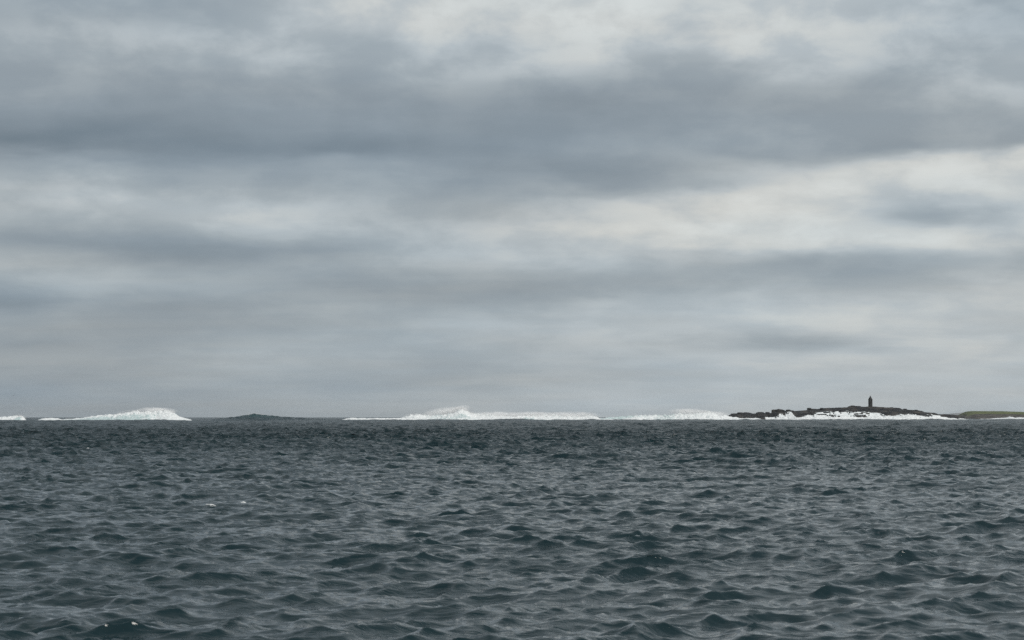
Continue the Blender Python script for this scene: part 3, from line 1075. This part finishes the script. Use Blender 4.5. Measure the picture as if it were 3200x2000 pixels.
# surf front below the island
breaker('breaking_wave', 'low white breaker churning along the foot of the rock island', G, 1925.0,
        [(2485, 1315), (2520, 1310), (2560, 1309.5), (2600, 1310), (2640, 1308.5), (2680, 1309), (2695, 1307), (2720, 1302), (2745, 1300), (2780, 1299), (2810, 1300),
         (2828, 1296.5), (2842, 1296), (2860, 1298.5), (2890, 1302), (2915, 1303.5), (2935, 1305.5), (2952, 1310), (2962, 1316)], 15, 12, M_SURF, lump=0.9, seed=90,
        sprays=[(2700, 2900, [(2700, 1301), (2780, 1298), (2835, 1294), (2900, 1301)], 1350, 3.0, 0.055)])


# ------------------------------------------------------------------ gulls
def gull(label, px, py, D, span, bank, yaw):
    g = bpy.data.objects.new('gull', None)
    put(g, label=label, cat='bird', group='gulls over the breakers')
    g.location = (float(px2x(px, D)), D, float(py2z(py, D)))
    g.rotation_euler = (0, bank, yaw)
    prof = [(-0.30, 0.01), (-0.24, 0.045), (-0.08, 0.085), (0.06, 0.085), (0.18, 0.055), (0.24, 0.05), (0.29, 0.035), (0.36, 0.005)]
    co, q, n = [], [], 8
    for (yy, rr) in prof:
        for k in range(n):
            a = 2 * math.pi * k / n
            co.append((rr * math.cos(a), yy, rr * 0.9 * math.sin(a)))
    for i in range(len(prof) - 1):
        for k in range(n):
            q.append((i * n + k, i * n + (k + 1) % n, (i + 1) * n + (k + 1) % n, (i + 1) * n + k))
    me = mesh_np('body', np.array(co) * span, np.array(q))
    me.materials.append(M_GULL)
    put(bpy.data.objects.new('body', me), parent=g)
    for s in (-1, 1):
        st = [(0.05, 0.10, -0.10, 0.03), (0.22, 0.14, -0.06, 0.12), (0.40, 0.08, -0.08, 0.10), (0.60, -0.10, -0.16, 0.04)]
        co = []
        for (xx, ya, yb, zz) in st:
            co += [(s * xx, ya, zz), (s * xx, yb, zz + 0.004), (s * xx, yb, zz - 0.008), (s * xx, ya, zz - 0.018)]
        q = []
        for i in range(len(st) - 1):
            for k in range(4):
                q.append((i * 4 + k, i * 4 + (k + 1) % 4, (i + 1) * 4 + (k + 1) % 4, (i + 1) * 4 + k))
        me = mesh_np('wing', np.array(co) * span, np.array(q), smooth=False)
        me.materials.append(M_WING)
        put(bpy.data.objects.new('wing', me), parent=g)


gull('dark gull gliding in front of the largest white breaker', 493, 1291, 1250.0, 1.35, 0.15, 1.3)
gull('tiny distant gull low in the open sky above the small breaker', 43, 1237, 1300.0, 1.2, -0.2, 0.7)

# ------------------------------------------------------------------ sea haze
HAZE = 3.2e-5


def build_haze():
    x, y0, y1, z0, z1 = 16500.0, -16500.0, 16500.0, -6.0, 40.0
    me = bpy.data.meshes.new('haze')
    me.from_pydata([(-x, y0, z0), (x, y0, z0), (x, y1, z0), (-x, y1, z0), (-x, y0, z1), (x, y0, z1), (x, y1, z1), (-x, y1, z1)], [],
                   [(3, 2, 1, 0), (4, 5, 6, 7), (0, 1, 5, 4), (1, 2, 6, 5), (2, 3, 7, 6), (3, 0, 4, 7)])
    m = Mat('sea_haze')
    vo = m.n('ShaderNodeVolumePrincipled')
    vo.inputs['Color'].default_value = (0.9, 0.93, 0.95, 1)
    vo.inputs['Density'].default_value = HAZE
    vo.inputs['Anisotropy'].default_value = 0.3
    m.t.links.new(vo.outputs[0], m.out.inputs['Volume'])
    me.materials.append(m.m)
    o = put(bpy.data.objects.new('haze', me), kind='stuff')
    o['label'] = 'thin salt haze over the whole sea'


build_haze()
